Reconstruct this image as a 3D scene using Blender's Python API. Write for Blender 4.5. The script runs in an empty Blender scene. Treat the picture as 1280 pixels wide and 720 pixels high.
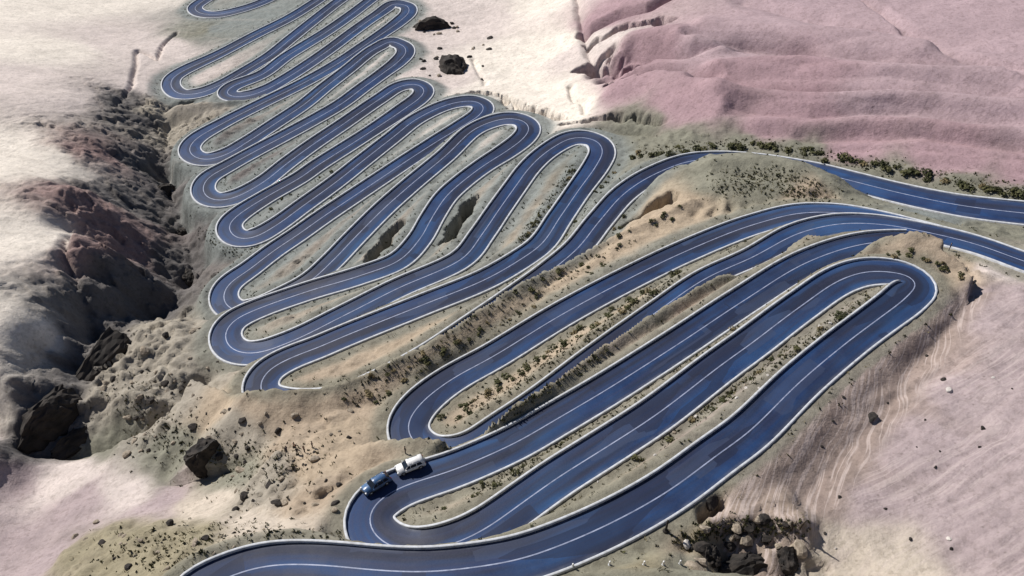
import bpy, bmesh, math, random
import numpy as np
from mathutils import Vector, Matrix

# ------------------------------------------------------------------ camera, light, exposure
FPX = 1108.0                      # focal length in pixels of the 1280 px wide photograph
PITCH = math.radians(43)          # camera looks down by this much
CAM_H = 96.27156185               # metres above the slope below the camera
SLOPE_X, SLOPE_Y = 0.13478, -0.1275   # mean hillside: falls to the left and away
SUN_EL, SUN_AZ = math.radians(38), math.atan2(0.62, -0.78)   # azimuth measured from +X towards +Y

scene = bpy.context.scene
C = scene.collection
cam_d = bpy.data.cameras.new('camera'); cam = bpy.data.objects.new('camera', cam_d); C.objects.link(cam)
cam.location = (0, 0, CAM_H); cam.rotation_euler = (math.pi/2 - PITCH, 0, 0)
cam_d.sensor_width = 36; cam_d.lens = 36*FPX/1280; cam_d.clip_start = 1; cam_d.clip_end = 12000
scene.camera = cam
scene.render.resolution_x, scene.render.resolution_y = 1024, 576

world = bpy.data.worlds.new('World'); scene.world = world; world.use_nodes = True
wn = world.node_tree.nodes; sky = wn.new('ShaderNodeTexSky'); sky.sky_type = 'NISHITA'; sky.sun_disc = False
sky.sun_elevation = SUN_EL; sky.sun_rotation = math.pi/2 - SUN_AZ
sky.altitude = 3500; sky.dust_density = 0.6; sky.ozone_density = 2.0
world.node_tree.links.new(sky.outputs[0], wn['Background'].inputs[0]); wn['Background'].inputs[1].default_value = 0.058
sun_d = bpy.data.lights.new('sun', 'SUN'); sun_d.energy = 4.6; sun_d.angle = math.radians(0.6); sun_d.color = (1.0, 0.95, 0.88)
sun = bpy.data.objects.new('sun', sun_d); C.objects.link(sun); sun.location = (-300, 300, 400)
sdir = Vector((math.cos(SUN_EL)*math.cos(SUN_AZ), math.cos(SUN_EL)*math.sin(SUN_AZ), math.sin(SUN_EL)))
sun.rotation_euler = sdir.to_track_quat('Z', 'Y').to_euler()
vs = scene.view_settings; vs.view_transform = 'Standard'; vs.look = 'None'; vs.exposure = 0.36; vs.gamma = 1; vs.use_curve_mapping = False

rng = np.random.default_rng(7); random.seed(7)

# ------------------------------------------------------------------ pixels to places
CP, SP = math.cos(PITCH), math.sin(PITCH)
def ray(px, py):
    u = (np.asarray(px, float)-640)/FPX; v = (np.asarray(py, float)-360)/FPX
    return np.stack([u, CP-SP*v, -SP-CP*v], -1)
def at(px, py, dh=0.0):           # where the ray through a pixel meets the hillside, dh metres above its mean slope
    d = ray(px, py)
    t = (np.asarray(dh, float)-CAM_H)/(d[..., 2]-SLOPE_X*d[..., 0]-SLOPE_Y*d[..., 1])
    return np.array([0, 0, CAM_H])+d*np.asarray(t)[..., None]
def slope_z(x, y): return SLOPE_X*x+SLOPE_Y*y

# road centre lines: pixel x, pixel y, height over the mean slope, 1 in the wide hairpins
LEGS_NEAR = [(1800,960,6,0),(1480,880,7,0),(1300,835,7.5,0),(1130,800,8,0),(1000,782,8.6,0),(880,768,9,0),(760,765,9,0),(560,790,9,0),(380,806,8.8,0),
  (285,796,8.4,1),(248,768,8,1),(262,738,7.6,1),(296,719,7.3,0),(340,708,7,0),(400,707,6.8,0),(470,713,6.5,0),(531,715,6.2,0),(597,709,5.8,0),
  (650,699,5.5,0),(695,684,5.2,0),(760,656,4.6,0),(831,617,3.8,0),(897,569,3.1,0),(936,540,2.7,0),(1001,477,1.9,0),(1057,430,1.4,0),(1102,396,1.2,0),
  (1128,376,1.1,1),(1140,362,1,1),(1138,351,1,1),(1118,342,0.9,1),(1088,340,0.9,1),(1052,350,0.8,0),(1000,384,0.6,0),(940,429,0.4,0),(900,458,0.2,0),
  (820,519,-0.2,0),(757,560,-0.5,0),(697,598,-0.8,0),(650,631,-1,0),(605,662,-1.2,0),(560,682,-1.4,1),(512,689,-1.5,1),(476,676,-1.6,1),
  (462,656,-1.6,1),(468,634,-1.6,1),(498,612,-1.6,1),(530,600,-1.6,0),(566,588,-1.6,0),(640,556,-1.7,0),(700,522,-1.7,0),(764,484,-1.7,0),
  (850,429,-1.7,0),(930,376,-2.1,0),(1000,333,-2.6,0),(1050,313,-2.7,0),(1090,304,-2.8,0),(1124,302,-3,0),(1142,302,-3.1,0),]
LEGS_MIDDLE = [(1640,440,-2.4,0),(1480,392,-2.7,0),(1340,347,-3,0),(1280,327,-3.2,0),(1220,306,-3.6,0),(1160,291,-4,0),(1100,281,-4.6,0),(1050,281,-5.2,0),
  (1000,292,-5.6,0),(940,322,-6,3),(880,350,-6.6,3),(820,391,-7.2,3),(740,448,-7.8,3),(680,494,-8.6,3),(630,529,-8.9,3),(585,560,-9.1,0),
  (548,567,-9.3,1),(520,555,-9.3,1),(510,534,-9.3,1),(524,508,-9.3,1),(560,478,-9.3,0),(620,444,-9.3,0),(700,395,-9,0),(780,352,-9,0),(850,318,-8.8,0),
  (910,293,-8.2,0),(950,279,-7.3,0),(1000,267,-6.2,0),(1055,267,-5.4,0),(1110,277,-4.8,0),(1165,291,-4.1,0),]
LEGS_FAR = [(1640,312,-11.4,2),(1480,290,-11.7,2),(1340,272,-12,2),(1280,267,-12.1,2),(1200,257,-12.1,2),(1130,243,-12.2,2),(1070,228,-12.2,2),(1010,213,-12.2,2),
  (950,202,-12.3,0),(900,199,-12.3,0),(860,203,-12.4,0),(815,220,-12.4,0),(780,243,-12.5,0),(750,276,-12.5,0),(722,310,-12.6,0),(690,338,-13.6,0),
  (650,368,-14.6,0),(600,402,-14.6,0),(535,446,-14.7,0),(480,476,-14.7,0),(425,499,-14.7,0),(372,505,-14.8,1),(338,499,-14.8,1),(326,488,-14.7,1),
  (334,467,-14.7,1),(360,450,-14.6,0),(397,435,-14.6,0),(430,421,-14.6,0),(462,408,-14.6,0),(530,381,-14.6,0),(606,350,-14.6,0),(650,325,-14.6,0),
  (677,305,-14.6,0),(700,272,-14.6,0),(722,240,-14.6,0),(746,206,-14.6,1),(753,189,-14.6,1),(746,177,-14.6,1),(730,173,-14.7,1),(714,174,-14.7,1),
  (700,180,-14.8,0),(680,193,-14.9,0),(662,210,-15,0),(644,234,-15.2,0),(622,265,-15.5,0),(602,294,-15.8,0),(577,324,-16.2,0),(495,362,-16.5,0),
  (430,395,-16.9,0),(364,427,-17.2,0),(320,441,-17.5,1),(293,438,-17.9,1),(282,421,-18.2,1),(292,403,-18.1,1),(320,388,-18.1,0),(384,365,-18,0),
  (450,345,-17.9,0),(498,326,-17.8,0),(524,300,-17.7,0),(541,271,-17.6,0),(558,246,-17.5,0),(580,226,-17.4,0),(607,206,-17.3,0),(632,190,-17.2,1),
  (654,173,-17.1,1),(661,160,-17,1),(652,151,-17.2,1),(633,149,-17.3,1),(612,154,-17.5,0),(591,164,-17.7,0),(556,196,-17.8,0),(509,235,-18,0),
  (478,263,-18.8,0),(444,297,-19.7,0),(415,327,-20.5,0),(388,351,-21.3,0),(352,371,-22.2,0),(320,386,-23,1),(294,388,-23,1),(280,375,-23,1),
  (286,357,-22.7,1),(312,337,-22.4,0),(344,313,-22.2,0),(375,292,-21.9,0),(400,274,-21.6,0),(439,248,-21.5,0),(478,222,-21.4,0),(520,194,-21.3,0),
  (550,175,-21.3,0),(580,157,-21.2,1),(600,143,-21.1,1),(604,133,-21,1),(592,127,-21,1),(570,129,-21,0),(550,135,-21,0),(520,150,-21,0),(490,173,-21,0),
  (453,202,-21,0),(420,228,-21,0),(380,257,-21,0),(345,282,-21,0),(318,296,-21,1),(300,298,-21,1),(288,290,-21.1,1),(288,280,-21.1,1),(300,268,-21.1,1),
  (329,249,-21.1,0),(376,222,-21.1,0),(396,208,-21.1,0),(440,180,-21.1,0),(474,158,-21.1,0),(505,137,-21.1,1),(525,122,-21.1,1),(530,113,-21.1,1),
  (520,106,-21.1,1),(500,109,-21.1,0),(475,124,-21.1,0),(427,157,-21.1,0),(390,182,-21.1,0),(360,204,-21.1,0),(329,228,-21.1,0),(300,244,-21.1,1),
  (279,250,-21.1,1),(262,248,-21.1,1),(254,237,-21.1,1),(261,223,-21.1,1),(284,209,-21.2,0),(320,189,-21.2,0),(356,170,-21.2,0),(400,146,-21.2,0),
  (427,130,-21.2,0),(454,110,-21.2,0),(480,91,-21.2,0),(497,78,-21.2,1),(507,66,-21.2,1),(503,57,-21.2,1),(488,54,-21.2,1),(470,61,-21.2,0),
  (455,71,-21.2,0),(438,85,-21.2,0),(407,109,-21.2,0),(380,131,-21.2,0),(341,157,-21.2,0),(309,178,-21.2,0),(285,192,-21.2,1),(262,199,-21.2,1),
  (245,197,-21.2,1),(237,187,-21.2,1),(246,174,-21.2,1),(278,155,-21.3,0),(325,131,-21.3,0),(372,108,-21.3,0),(400,93,-21.3,0),(430,75,-21.3,0),
  (455,58,-21.3,0),(477,43,-21.3,0),(498,28,-21.3,1),(511,15,-21.3,1),(507,7,-21.3,1),(492,7,-21.3,1),(470,20,-21.3,0),(443,39,-21.3,0),
  (415,60,-21.3,0),(385,81,-21.3,0),(360,97,-21.3,0),(335,111,-21.3,0),(313,119,-21.3,1),(295,121,-21.3,1),(284,117,-21.3,1),(291,109,-21.3,1),
  (328,93,-21.3,0),(360,70,-21.3,0),(407,41,-21.4,0),(440,18,-21.4,0),(472,-6,-21.4,0),(500,-24,-21.4,1),(503,-34,-21.4,1),(487,-36,-21.4,1),
  (455,-19,-21.4,0),(425,1,-21.4,0),(395,24,-21.4,0),(365,48,-21.4,0),(336,71,-21.4,0),(305,90,-21.4,0),(274,107,-21.4,0),(250,116,-21.4,1),
  (228,118,-21.4,1),(215,110,-21.4,1),(216,99,-21.4,1),(228,90,-21.4,1),(274,68,-21.4,0),(320,44,-21.4,0),(360,24,-21.4,0),(385,9,-21.4,0),
  (412,-10,-21.4,0),(426,-26,-21.5,1),(420,-34,-21.5,1),(400,-32,-21.5,1),(370,-18,-21.5,0),(330,2,-21.5,0),(305,11,-21.5,0),(274,18,-21.5,1),
  (252,17,-21.5,1),(244,10,-21.5,1),(255,1,-21.5,1),(280,-12,-21.5,0),(310,-30,-21.5,0),(350,-52,-21.5,0),(395,-78,-21.5,0),]
def spline(P, step):
    P = np.asarray(P, float); out = []
    Q = np.vstack([2*P[0]-P[1], P, 2*P[-1]-P[-2]])
    for i in range(1, len(Q)-2):
        p0, p1, p2, p3 = Q[i-1:i+3]
        n = lambda a, b: np.linalg.norm((b-a)[:2])**.5
        t0 = 0; t1 = n(p0, p1); t2 = t1+n(p1, p2); t3 = t2+n(p2, p3)
        t = np.linspace(t1, t2, 24, endpoint=False)[:, None]
        A1 = (t1-t)/(t1-t0)*p0+(t-t0)/(t1-t0)*p1; A2 = (t2-t)/(t2-t1)*p1+(t-t1)/(t2-t1)*p2; A3 = (t3-t)/(t3-t2)*p2+(t-t2)/(t3-t2)*p3
        B1 = (t2-t)/(t2-t0)*A1+(t-t0)/(t2-t0)*A2; B2 = (t3-t)/(t3-t1)*A2+(t-t1)/(t3-t1)*A3
        out.append((t2-t)/(t2-t1)*B1+(t-t1)/(t2-t1)*B2)
    out = np.vstack(out+[P[-1:]])
    L = np.r_[0, np.cumsum(np.linalg.norm(np.diff(out[:, :2], axis=0), axis=1))]
    s = np.linspace(0, L[-1], int(L[-1]/step)+1)
    return np.stack([np.interp(s, L, out[:, k]) for k in range(out.shape[1])], -1)
def centre_line(T):
    T = np.array(T, float); xyz = at(T[:, 0], T[:, 1], T[:, 2])
    w = np.where(T[:, 3] > 2, 4.7, 0)+np.where(T[:, 3] > 2, 0, 1)*np.where(T[:, 3] > 1, 8.0, np.where(T[:, 3] > 0, 6.7+np.clip((T[:, 1]-400)/200, 0, 1)*.2, np.clip(5.7+(T[:, 1]-150)/375*.5, 5.6, 6.2)))
    R = spline(np.c_[xyz, w], 0.8)
    for _ in range(4): R[1:-1] = .5*R[1:-1]+.25*(R[:-2]+R[2:])
    for it in range(80):              # open out bends tighter than the road can turn
        d2 = np.zeros((len(R), 2)); d2[4:-4] = R[8:, :2]+R[:-8, :2]-2*R[4:-4, :2]
        l = np.linalg.norm(d2, axis=1); rad = 10.24/np.maximum(l, 1e-6); k = np.clip((R[:, 3]*.5+1.4)/rad-1, 0, .8)
        for _ in range(6): k[1:-1] = .5*k[1:-1]+.25*(k[:-2]+k[2:])
        R[:, :2] -= d2/np.maximum(l, 1e-6)[:, None]*(k*.05)[:, None]
        for lam in (.35, -.36):
            q = R[:, :2].copy(); R[1:-1, :2] += lam*(.5*(q[:-2]+q[2:])-q[1:-1])
        if it % 8 == 7:
            L = np.r_[0, np.cumsum(np.linalg.norm(np.diff(R[:, :2], axis=0), axis=1))]; q = np.linspace(0, L[-1], int(L[-1]/.8)+1)
            R = np.stack([np.interp(q, L, R[:, c]) for c in range(4)], -1)
    for _ in range(60): R[1:-1, 2:] = .5*R[1:-1, 2:]+.25*(R[:-2, 2:]+R[2:, 2:])
    return R
ROADS = [centre_line(T) for T in (LEGS_NEAR, LEGS_MIDDLE, LEGS_FAR)]

# ------------------------------------------------------------------ noise
_perm = np.random.default_rng(3).permutation(4096)
def _h(ix, iy): return _perm[(_perm[ix & 4095]+iy) & 4095]
def perlin(x, y, seed=0):
    x = x+seed*17.31; y = y-seed*9.73
    ix = np.floor(x).astype(np.int64); iy = np.floor(y).astype(np.int64); fx = x-ix; fy = y-iy
    u = fx*fx*fx*(fx*(fx*6-15)+10); v = fy*fy*fy*(fy*(fy*6-15)+10)
    def g(dx, dy):
        a = _h(ix+dx, iy+dy)*(2*math.pi/4096); return np.cos(a)*(fx-dx)+np.sin(a)*(fy-dy)
    n0 = g(0, 0)*(1-u)+g(1, 0)*u; n1 = g(0, 1)*(1-u)+g(1, 1)*u
    return (n0*(1-v)+n1*v)*1.5
def fbm(x, y, scale, oct=4, seed=0, ridged=False):
    r = 0; a = 1.0; t = 0
    for k in range(oct):
        p = perlin(x/scale, y/scale, seed+k)
        if ridged: p = 1-2*np.abs(p)
        r = r+a*p; t += a; a *= .5; scale *= .47
    return r/t
def blocks(x, y, scale, seed):
    # fractured rock: every cell of a jittered lattice is a tilted facet at its own level
    gx_, gy_ = x/scale+seed*3.7, y/scale-seed*5.1; ix = np.floor(gx_).astype(np.int64); iy = np.floor(gy_).astype(np.int64)
    best = np.full(x.shape, 1e9); out = np.zeros(x.shape)
    for dx in (-1, 0, 1):
        for dy in (-1, 0, 1):
            h = _h(ix+dx, iy+dy); h2 = _perm[(h+997) & 4095]; h3 = _perm[(h2+331) & 4095]
            ox = gx_-(ix+dx+h/4096.); oy = gy_-(iy+dy+h2/4096.); d = ox*ox+oy*oy
            v = (h3/4096.-.5)*1.2+ox*(h/2048.-1)*.7+oy*(h2/2048.-1)*.7; w = d < best; best[w] = d[w]; out[w] = v[w]
    return out
def sstep(a, b, x):
    t = np.clip((x-a)/(b-a), 0, 1); return t*t*(3-2*t)

# ------------------------------------------------------------------ the lie of the land
SOIL = {   # linear albedo of the soils, and how rough the ground is
 'cream': ((.69, .63, .56), 0.22), 'paleP': ((.56, .49, .46), .25), 'pink': ((.33, .225, .245), .06), 'sandy': ((.47, .41, .345), .5), 'pinkL': ((.375, .28, .30), .06),
 'mauve': ((.345, .28, .285), 0.35), 'tan': ((.33, .265, .20), 1), 'sand': ((.38, .305, .225), 0.8), 'green': ((.20, .195, .155), 0.8),
 'olive': ((.255, .225, .155), 1.25), 'scree_shade': ((.118, .110, .108), 0.6), 'rock': ((.30, .27, .225), 1.3), 'rust': ((.25, .175, .165), 0.7),  # grey scree, darkened further to carry the shade of the gorge wall
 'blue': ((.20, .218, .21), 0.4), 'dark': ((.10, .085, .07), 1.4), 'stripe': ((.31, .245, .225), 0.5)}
# pixel x, pixel y, height over the mean slope, soil
LAND = [
 # pale plain on the left, high above the gorge
 (-120,-60,-4,'cream'),(0,-60,-6,'cream'),(120,-60,-14,'cream'),(0,0,-7,'cream'),(100,0,-14,'cream'),(180,-20,-18,'cream'),(270,36,-21.3,'blue'),(310,22,-21.4,'blue'),(255,40,-21.5,'green'),(60,60,-9.5,'cream'),(140,50,-17,'paleP'),
 (0,100,-5,'paleP'),(90,120,-9,'paleP'),(0,200,-5,'cream'),(70,200,-7.5,'cream'),(0,300,-4,'cream'),(55,300,-6,'cream'),
 (0,400,-4,'cream'),(45,400,-6,'cream'),(-100,200,-1,'cream'),(-150,400,2,'cream'),(0,460,-5,'cream'),(-120,560,0,'cream'),(200,60,-19.5,'paleP'),(190,105,-19.8,'paleP'),
 # rim, wall and floor of the gorge, which faces the road
 (150,130,-17.5,'scree_shade'),(178,150,-20.5,'scree_shade'),(196,140,-21.5,'rock'),(120,185,-11,'rust'),(108,250,-8.5,'rust'),(100,305,-8.5,'rust'),(82,400,-10,'scree_shade'),(38,470,-10,'scree_shade'),(-20,540,-9,'scree_shade'),
 (160,200,-19,'scree_shade'),(155,250,-18.5,'scree_shade'),(150,300,-18.5,'rust'),(160,350,-19,'scree_shade'),(130,395,-18,'scree_shade'),(85,450,-16,'scree_shade'),(40,510,-15,'scree_shade'),(0,552,-15,'scree_shade'),
 (212,165,-26,'rock'),(205,222,-28,'scree_shade'),(212,275,-29,'scree_shade'),(215,330,-29,'scree_shade'),(195,388,-28,'scree_shade'),(135,432,-24.5,'scree_shade'),(105,470,-22.5,'scree_shade'),(85,525,-22,'scree_shade'),(35,560,-20,'scree_shade'),
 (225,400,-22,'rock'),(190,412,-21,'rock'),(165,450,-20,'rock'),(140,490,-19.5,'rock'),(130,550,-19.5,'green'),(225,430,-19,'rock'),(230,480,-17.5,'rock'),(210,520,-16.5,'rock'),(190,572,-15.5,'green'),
(275,520,-15,'sand'),(330,530,-14,'tan'),(395,520,-10.2,'tan'),(300,560,-15,'rock'),(225,590,-18.5,'green'),
 (350,560,-8,'tan'),(400,565,-5,'sand'),(445,545,-8.3,'sand'),(350,600,-8,'rock'),(400,620,-3,'tan'),(290,600,-11.5,'green'),(330,625,-8.5,'rock'),
 # pink saddle bottom left and the olive bank of the nearest road
 (0,570,-24,'paleP'),(80,600,-18.5,'paleP'),(160,605,-16.5,'paleP'),(0,620,-19,'mauve'),(100,630,-16.5,'mauve'),(200,625,-14,'mauve'),(250,640,-12,'sandy'),(310,650,-5,'sandy'),(340,658,-1.5,'sandy'),
 (0,680,-14.5,'mauve'),(60,700,-11,'mauve'),(100,690,-9.5,'olive'),(170,670,-5.5,'olive'),(230,668,-2,'olive'),(140,720,-0.5,'olive'),(190,705,2.5,'olive'),(0,760,-8,'mauve'),(100,780,-2,'olive'),
 # pale ground above the right hairpins
 (560,-40,-25,'paleP'),(640,-40,-25,'paleP'),(600,20,-24.5,'paleP'),(680,0,-23,'cream'),(620,80,-24,'cream'),(560,100,-24,'paleP'),(690,60,-22,'cream'),(680,120,-21.5,'cream'),(630,112,-23.5,'cream'),(720,140,-18.5,'cream'),(540,45,-24.5,'paleP'),(730,60,-18.5,'paleP'),
 # pink hills
 (790,-40,-11.5,'pinkL'),(900,-60,-6,'pinkL'),(760,20,-13.5,'pink'),(800,70,-12.5,'pink'),(780,110,-13,'pink'),(850,120,-9,'pink'),(880,140,-10.5,'pink'),(900,60,-9,'pinkL'),(900,100,-9.6,'pink'),
 (1000,20,-7.5,'pinkL'),(1000,90,-8.5,'pink'),(1000,140,-9.5,'pink'),(960,160,-10.8,'pink'),(1100,60,-8,'pinkL'),(1100,130,-9,'pinkL'),(1200,30,-7,'pinkL'),(1200,120,-8.6,'pinkL'),(1290,60,-7,'pinkL'),(1290,150,-8.7,'pinkL'),(1290,215,-10.2,'pink'),(1180,190,-10,'pink'),(1080,180,-10.5,'pink'),
 (1330,-60,-5,'pinkL'),(1420,100,-6,'pinkL'),(1420,250,-9,'pink'),
 (800,160,-14.7,'green'),(850,175,-12,'green'),(930,180,-11.8,'green'),(1000,193,-11.6,'green'),(1100,212,-11.4,'green'),(1200,235,-11.4,'green'),(1290,245,-11.6,'green'),(790,185,-14.9,'green'),
 # mound in front of the hidden bend, and the sandy bank
 (895,206,-8.6,'green'),(950,206,-8,'green'),(1000,214,-7.6,'green'),(1035,232,-8.3,'green'),(900,235,-7.6,'green'),(960,240,-7.6,'green'),(860,255,-8.6,'sand'),(1000,248,-7.4,'tan'),(1080,250,-8.5,'green'),(1150,270,-7,'blue'),(1240,290,-7,'green'),
 (790,285,-9.3,'sand'),(745,315,-9.1,'sand'),(690,342,-9,'sand'),(640,375,-9,'sand'),(600,400,-9,'sand'),(540,438,-9,'sand'),(480,470,-9.2,'tan'),(420,495,-9.6,'tan'),(365,505,-10.6,'tan'),(430,520,-9.6,'tan'),(480,498,-9.2,'tan'),(560,440,-9,'sand'),
 # mound right of the near roads
 (1120,305,-2.6,'tan'),(1160,312,-2,'tan'),(1195,325,-1.6,'tan'),(1180,345,-1,'tan'),(1215,325,-2.8,'tan'),(1245,335,-3,'paleP'),
 # mauve hillside bottom right
 (1230,380,-0.8,'mauve'),(1290,380,-1.2,'mauve'),(1180,430,-1.2,'stripe'),(1290,470,0,'mauve'),(1120,490,-0.8,'stripe'),(1200,490,-1.2,'mauve'),(1070,560,-0.6,'stripe'),(1150,560,-1.2,'mauve'),(1290,580,1,'mauve'),(1020,620,-0.4,'stripe'),(1100,640,-1.5,'mauve'),(1200,660,0,'mauve'),(1290,700,1,'mauve'),
 (1000,520,1.2,'stripe'),(960,560,1.8,'stripe'),(930,600,2,'stripe'),(900,635,2,'tan'),(960,645,0.6,'tan'),(1060,690,-1.2,'sandy'),(1110,715,-1,'sandy'),(1020,672,-1,'sandy'),(1000,660,0.8,'olive'),(880,655,2.2,'tan'),(850,672,3.4,'tan'),
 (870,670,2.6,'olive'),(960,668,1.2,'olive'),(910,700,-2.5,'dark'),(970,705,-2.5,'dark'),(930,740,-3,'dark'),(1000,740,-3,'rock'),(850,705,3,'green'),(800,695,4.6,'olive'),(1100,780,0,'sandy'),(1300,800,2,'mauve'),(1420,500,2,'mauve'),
]
# folds: pixel path, height over mean slope used to place it, depth (- carves, + raises), half width in metres, sharp?
FOLDS = [
 ([(236,140),(212,170),(206,215),(224,268),(236,325),(212,380),(150,420),(100,480),(60,545)],-28,-3.5,4.5,1),
 ([(248,207),(215,220)],-25,-4,3.5,1), ([(263,262),(232,276)],-26,-4,3.5,1), ([(262,322),(238,334)],-26,-5,4,1), ([(250,395),(205,398)],-25,-4,4,1),
 ([(268,470),(235,500),(180,535),(110,552),(40,566)],-20,-5,3.6,1), ([(262,530),(248,556),(236,575)],-15,-4,3.4,1), ([(290,575),(258,560)],-14,-3,2.5,1),
 ([(200,200),(155,215),(118,222)],-22,-2.5,4,1), ([(205,262),(160,270),(115,276)],-22,-2.5,4,1), ([(210,320),(160,325),(108,330)],-22,-3.5,3.5,1), ([(190,370),(130,372),(95,385)],-22,-3,3,1),
 ([(205,300),(150,300),(110,300)],-22,2.2,3.5,1), ([(200,345),(150,350),(120,352)],-22,2.5,3,1),
 ([(190,440),(140,470)],-20,2.5,3.0,1), ([(215,420),(160,432),(130,440)],-20,2.5,3,1), ([(225,505),(160,500),(118,500)],-19,2,2.5,1),
 ([(218,35),(204,50),(196,72),(184,66),(172,64),(170,84),(164,110),(152,130),(146,142)],-18.5,-2.0,.9,1), ([(88,300),(82,325),(95,350),(92,395)],-9.5,-2.6,1.2,1),
 # hollows by the far right hairpins
 # cut above the right hairpins
 ([(575,112),(600,106),(628,113),(650,124)],-18,-2.4,1.5,1), ([(640,120),(670,128),(702,146)],-17.5,-2.6,1.6,1), ([(705,152),(750,150),(800,158),(818,164)],-12.6,-2.2,1.5,1),
 # cracks in the pale ground
 ([(722,-10),(728,30),(738,62),(752,92)],-17,-2.6,1.6,1), ([(712,98),(718,118),(728,124),(732,140)],-17,-1.8,.9,1), ([(590,58),(602,78),(606,90)],-19,-1.2,.8,1),
 # ridges and hollows of the pink hills
 ([(770,95),(820,92),(865,108),(905,134)],-9,2.8,6,0), ([(760,75),(800,82),(850,86),(885,96)],-10,-5.4,2.72,1), ([(750,60),(790,50),(860,62),(930,58),(1010,66)],-9,-4.725,2.975,1), ([(790,38),(840,42),(900,62)],-9,4.05,5,0),
 ([(735,28),(775,22),(810,22),(840,10)],-14,-4.725,2.55,1), ([(900,80),(1000,82),(1100,92),(1290,100)],-8.5,2.72,4,0), ([(870,100),(960,108),(1080,112),(1290,125)],-9,-2.38,2.55,1), ([(900,118),(1000,128),(1130,126),(1290,140)],-9,2.72,4.5,0),
 ([(920,136),(1010,146),(1140,140),(1290,160)],-9.6,-2.04,2.55,1), ([(950,150),(1080,155),(1290,175)],-10,2.04,4,0), ([(1010,168),(1150,170),(1290,188)],-10,-1.7,2.125,1), ([(880,30),(1000,40),(1150,60)],-8,2.55,5,0), ([(860,45),(980,52),(1120,74),(1280,88)],-8,-2.55,2.55,1),
 ([(1060,-10),(1120,30),(1190,66),(1290,102)],-8,-2.38,1.275,1), ([(930,0),(1060,30),(1200,50)],-7,-2.04,3.4,1),
 # crease of the mauve hillside
 ([(1212,378),(1160,440),(1095,525),(1030,600),(985,650)],-3,-1.6,4,1),
 # dark ledge of the mound
 ([(1105,300),(1150,307),(1190,318),(1216,338)],-2.5,-2.2,1.3,1), ([(1060,205),(1020,215),(985,206)],-9,-1.5,1.6,1),
 # rocky hole below the nearest road
 ([(870,668),(930,660),(1000,662)],-0.8,1.6,1.6,1), ([(780,690),(830,686),(850,690)],1.2,-1.6,1.4,1), ([(872,640),(896,628)],-0.8,-2.2,1.4,0),
 ([(790,262),(840,250),(862,234)],-9.6,-2.6,1.6,1),
 # rills of the bank under the mound
]
for k in range(11):                 # thin creases of the pink hills
    y = 28+k*15; FOLDS.append(([(905+7*(k % 3), y+6), (1000, y+10+3*(k % 2)), (1120, y+12), (1300, y+30)], -8.5, -.6, 1.8, 1))
for k in range(9):
    x = 868+k*20
    FOLDS.append(([(x, 216+k*1.5), (x+8, 240), (x+2+k, 258)], -6, -1.6, 1.1, 1))

# berms and cut edges: crest pixel and height over the mean slope, then the slope of their sides
BERMS = [
 ([(292,494,-11),(312,489,-6.5),(340,486,-5.6),(375,482,-5.6),(420,475,-5.8),(480,454,-5.8),(535,429,-5.8),(600,386,-5.8),(650,352,-6.6),(690,336,-8),(725,318,-9),(765,296,-8.6),(810,276,-8),(860,250,-7)],.42),
 ([(862,212,-7.5),(890,200,-5),(940,197,-4.2),(990,204,-4.2),(1030,220,-5),(1055,238,-7)],.55),
 ([(905,228,-5.8),(960,230,-5.2),(1010,238,-5.4)],.5),
 ([(425,679,7.0),(470,684,7.1),(520,687,6.8),(570,684,6.4),(615,675,5.8),(660,660,5.0)],1.6),
 ([(480,549,-1.2),(520,545,.4),(545,548,.6),(565,554,.4),(590,544,.6),(615,525,.8),(640,507,.8),(690,476,.6),(740,441,0),(800,400,-.9),(850,368,-1.9),(900,338,-2.8)],.72),
 ([(258,402,-18),(285,388,-17.4),(312,377,-17.2),(345,364,-17.2),(376,351,-17.4),(410,340,-17.6)],1.5),
 ([(222,131,-20.3),(250,128,-20),(285,126,-20),(310,124,-20.4),(335,117,-21)],.8),
 ([(1080,299,0),(1100,293,2.0),(1130,288,3.0),(1165,293,2.9),(1200,308,2.2),(1220,330,.8),(1216,352,0)],.5001),
]
LP = np.array([(p[0], p[1], p[2]) for p in LAND], float); LXYZ = at(LP[:, 0], LP[:, 1], LP[:, 2])
RS = np.vstack([np.c_[R[::2], np.full(len(R[::2]), i)] for i, R in enumerate(ROADS)])   # road samples x y z w id
TAN = np.vstack([np.gradient(R, axis=0)[::2] for R in ROADS]); TAN = TAN/np.linalg.norm(TAN[:, :2], axis=1)[:, None]
def tps_fit(P, z, lam):
    n = len(P); d2 = ((P[:, None]-P[None])**2).sum(-1); K = .5*d2*np.log(d2+1e-9)
    A = np.zeros((n+3, n+3)); A[:n, :n] = K+lam*np.eye(n); A[:n, n] = 1; A[:n, n+1:] = P; A[n, :n] = 1; A[n+1:, :n] = P.T
    return np.linalg.solve(A, np.r_[z, 0, 0, 0])
_ctlP = np.vstack([LXYZ[:, :2], RS[::8, :2]])/100; _ctlz = np.r_[LXYZ[:, 2]-slope_z(LXYZ[:, 0], LXYZ[:, 1]), RS[::8, 2]-slope_z(RS[::8, 0], RS[::8, 1])]
_W = tps_fit(_ctlP, _ctlz, .004)
FOLD3 = []
for path, dh, dep, hw, sharp in FOLDS:
    p = np.array(path, float); FOLD3.append((at(p[:, 0], p[:, 1], dh)[:, :2], dep, hw, sharp))
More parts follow.
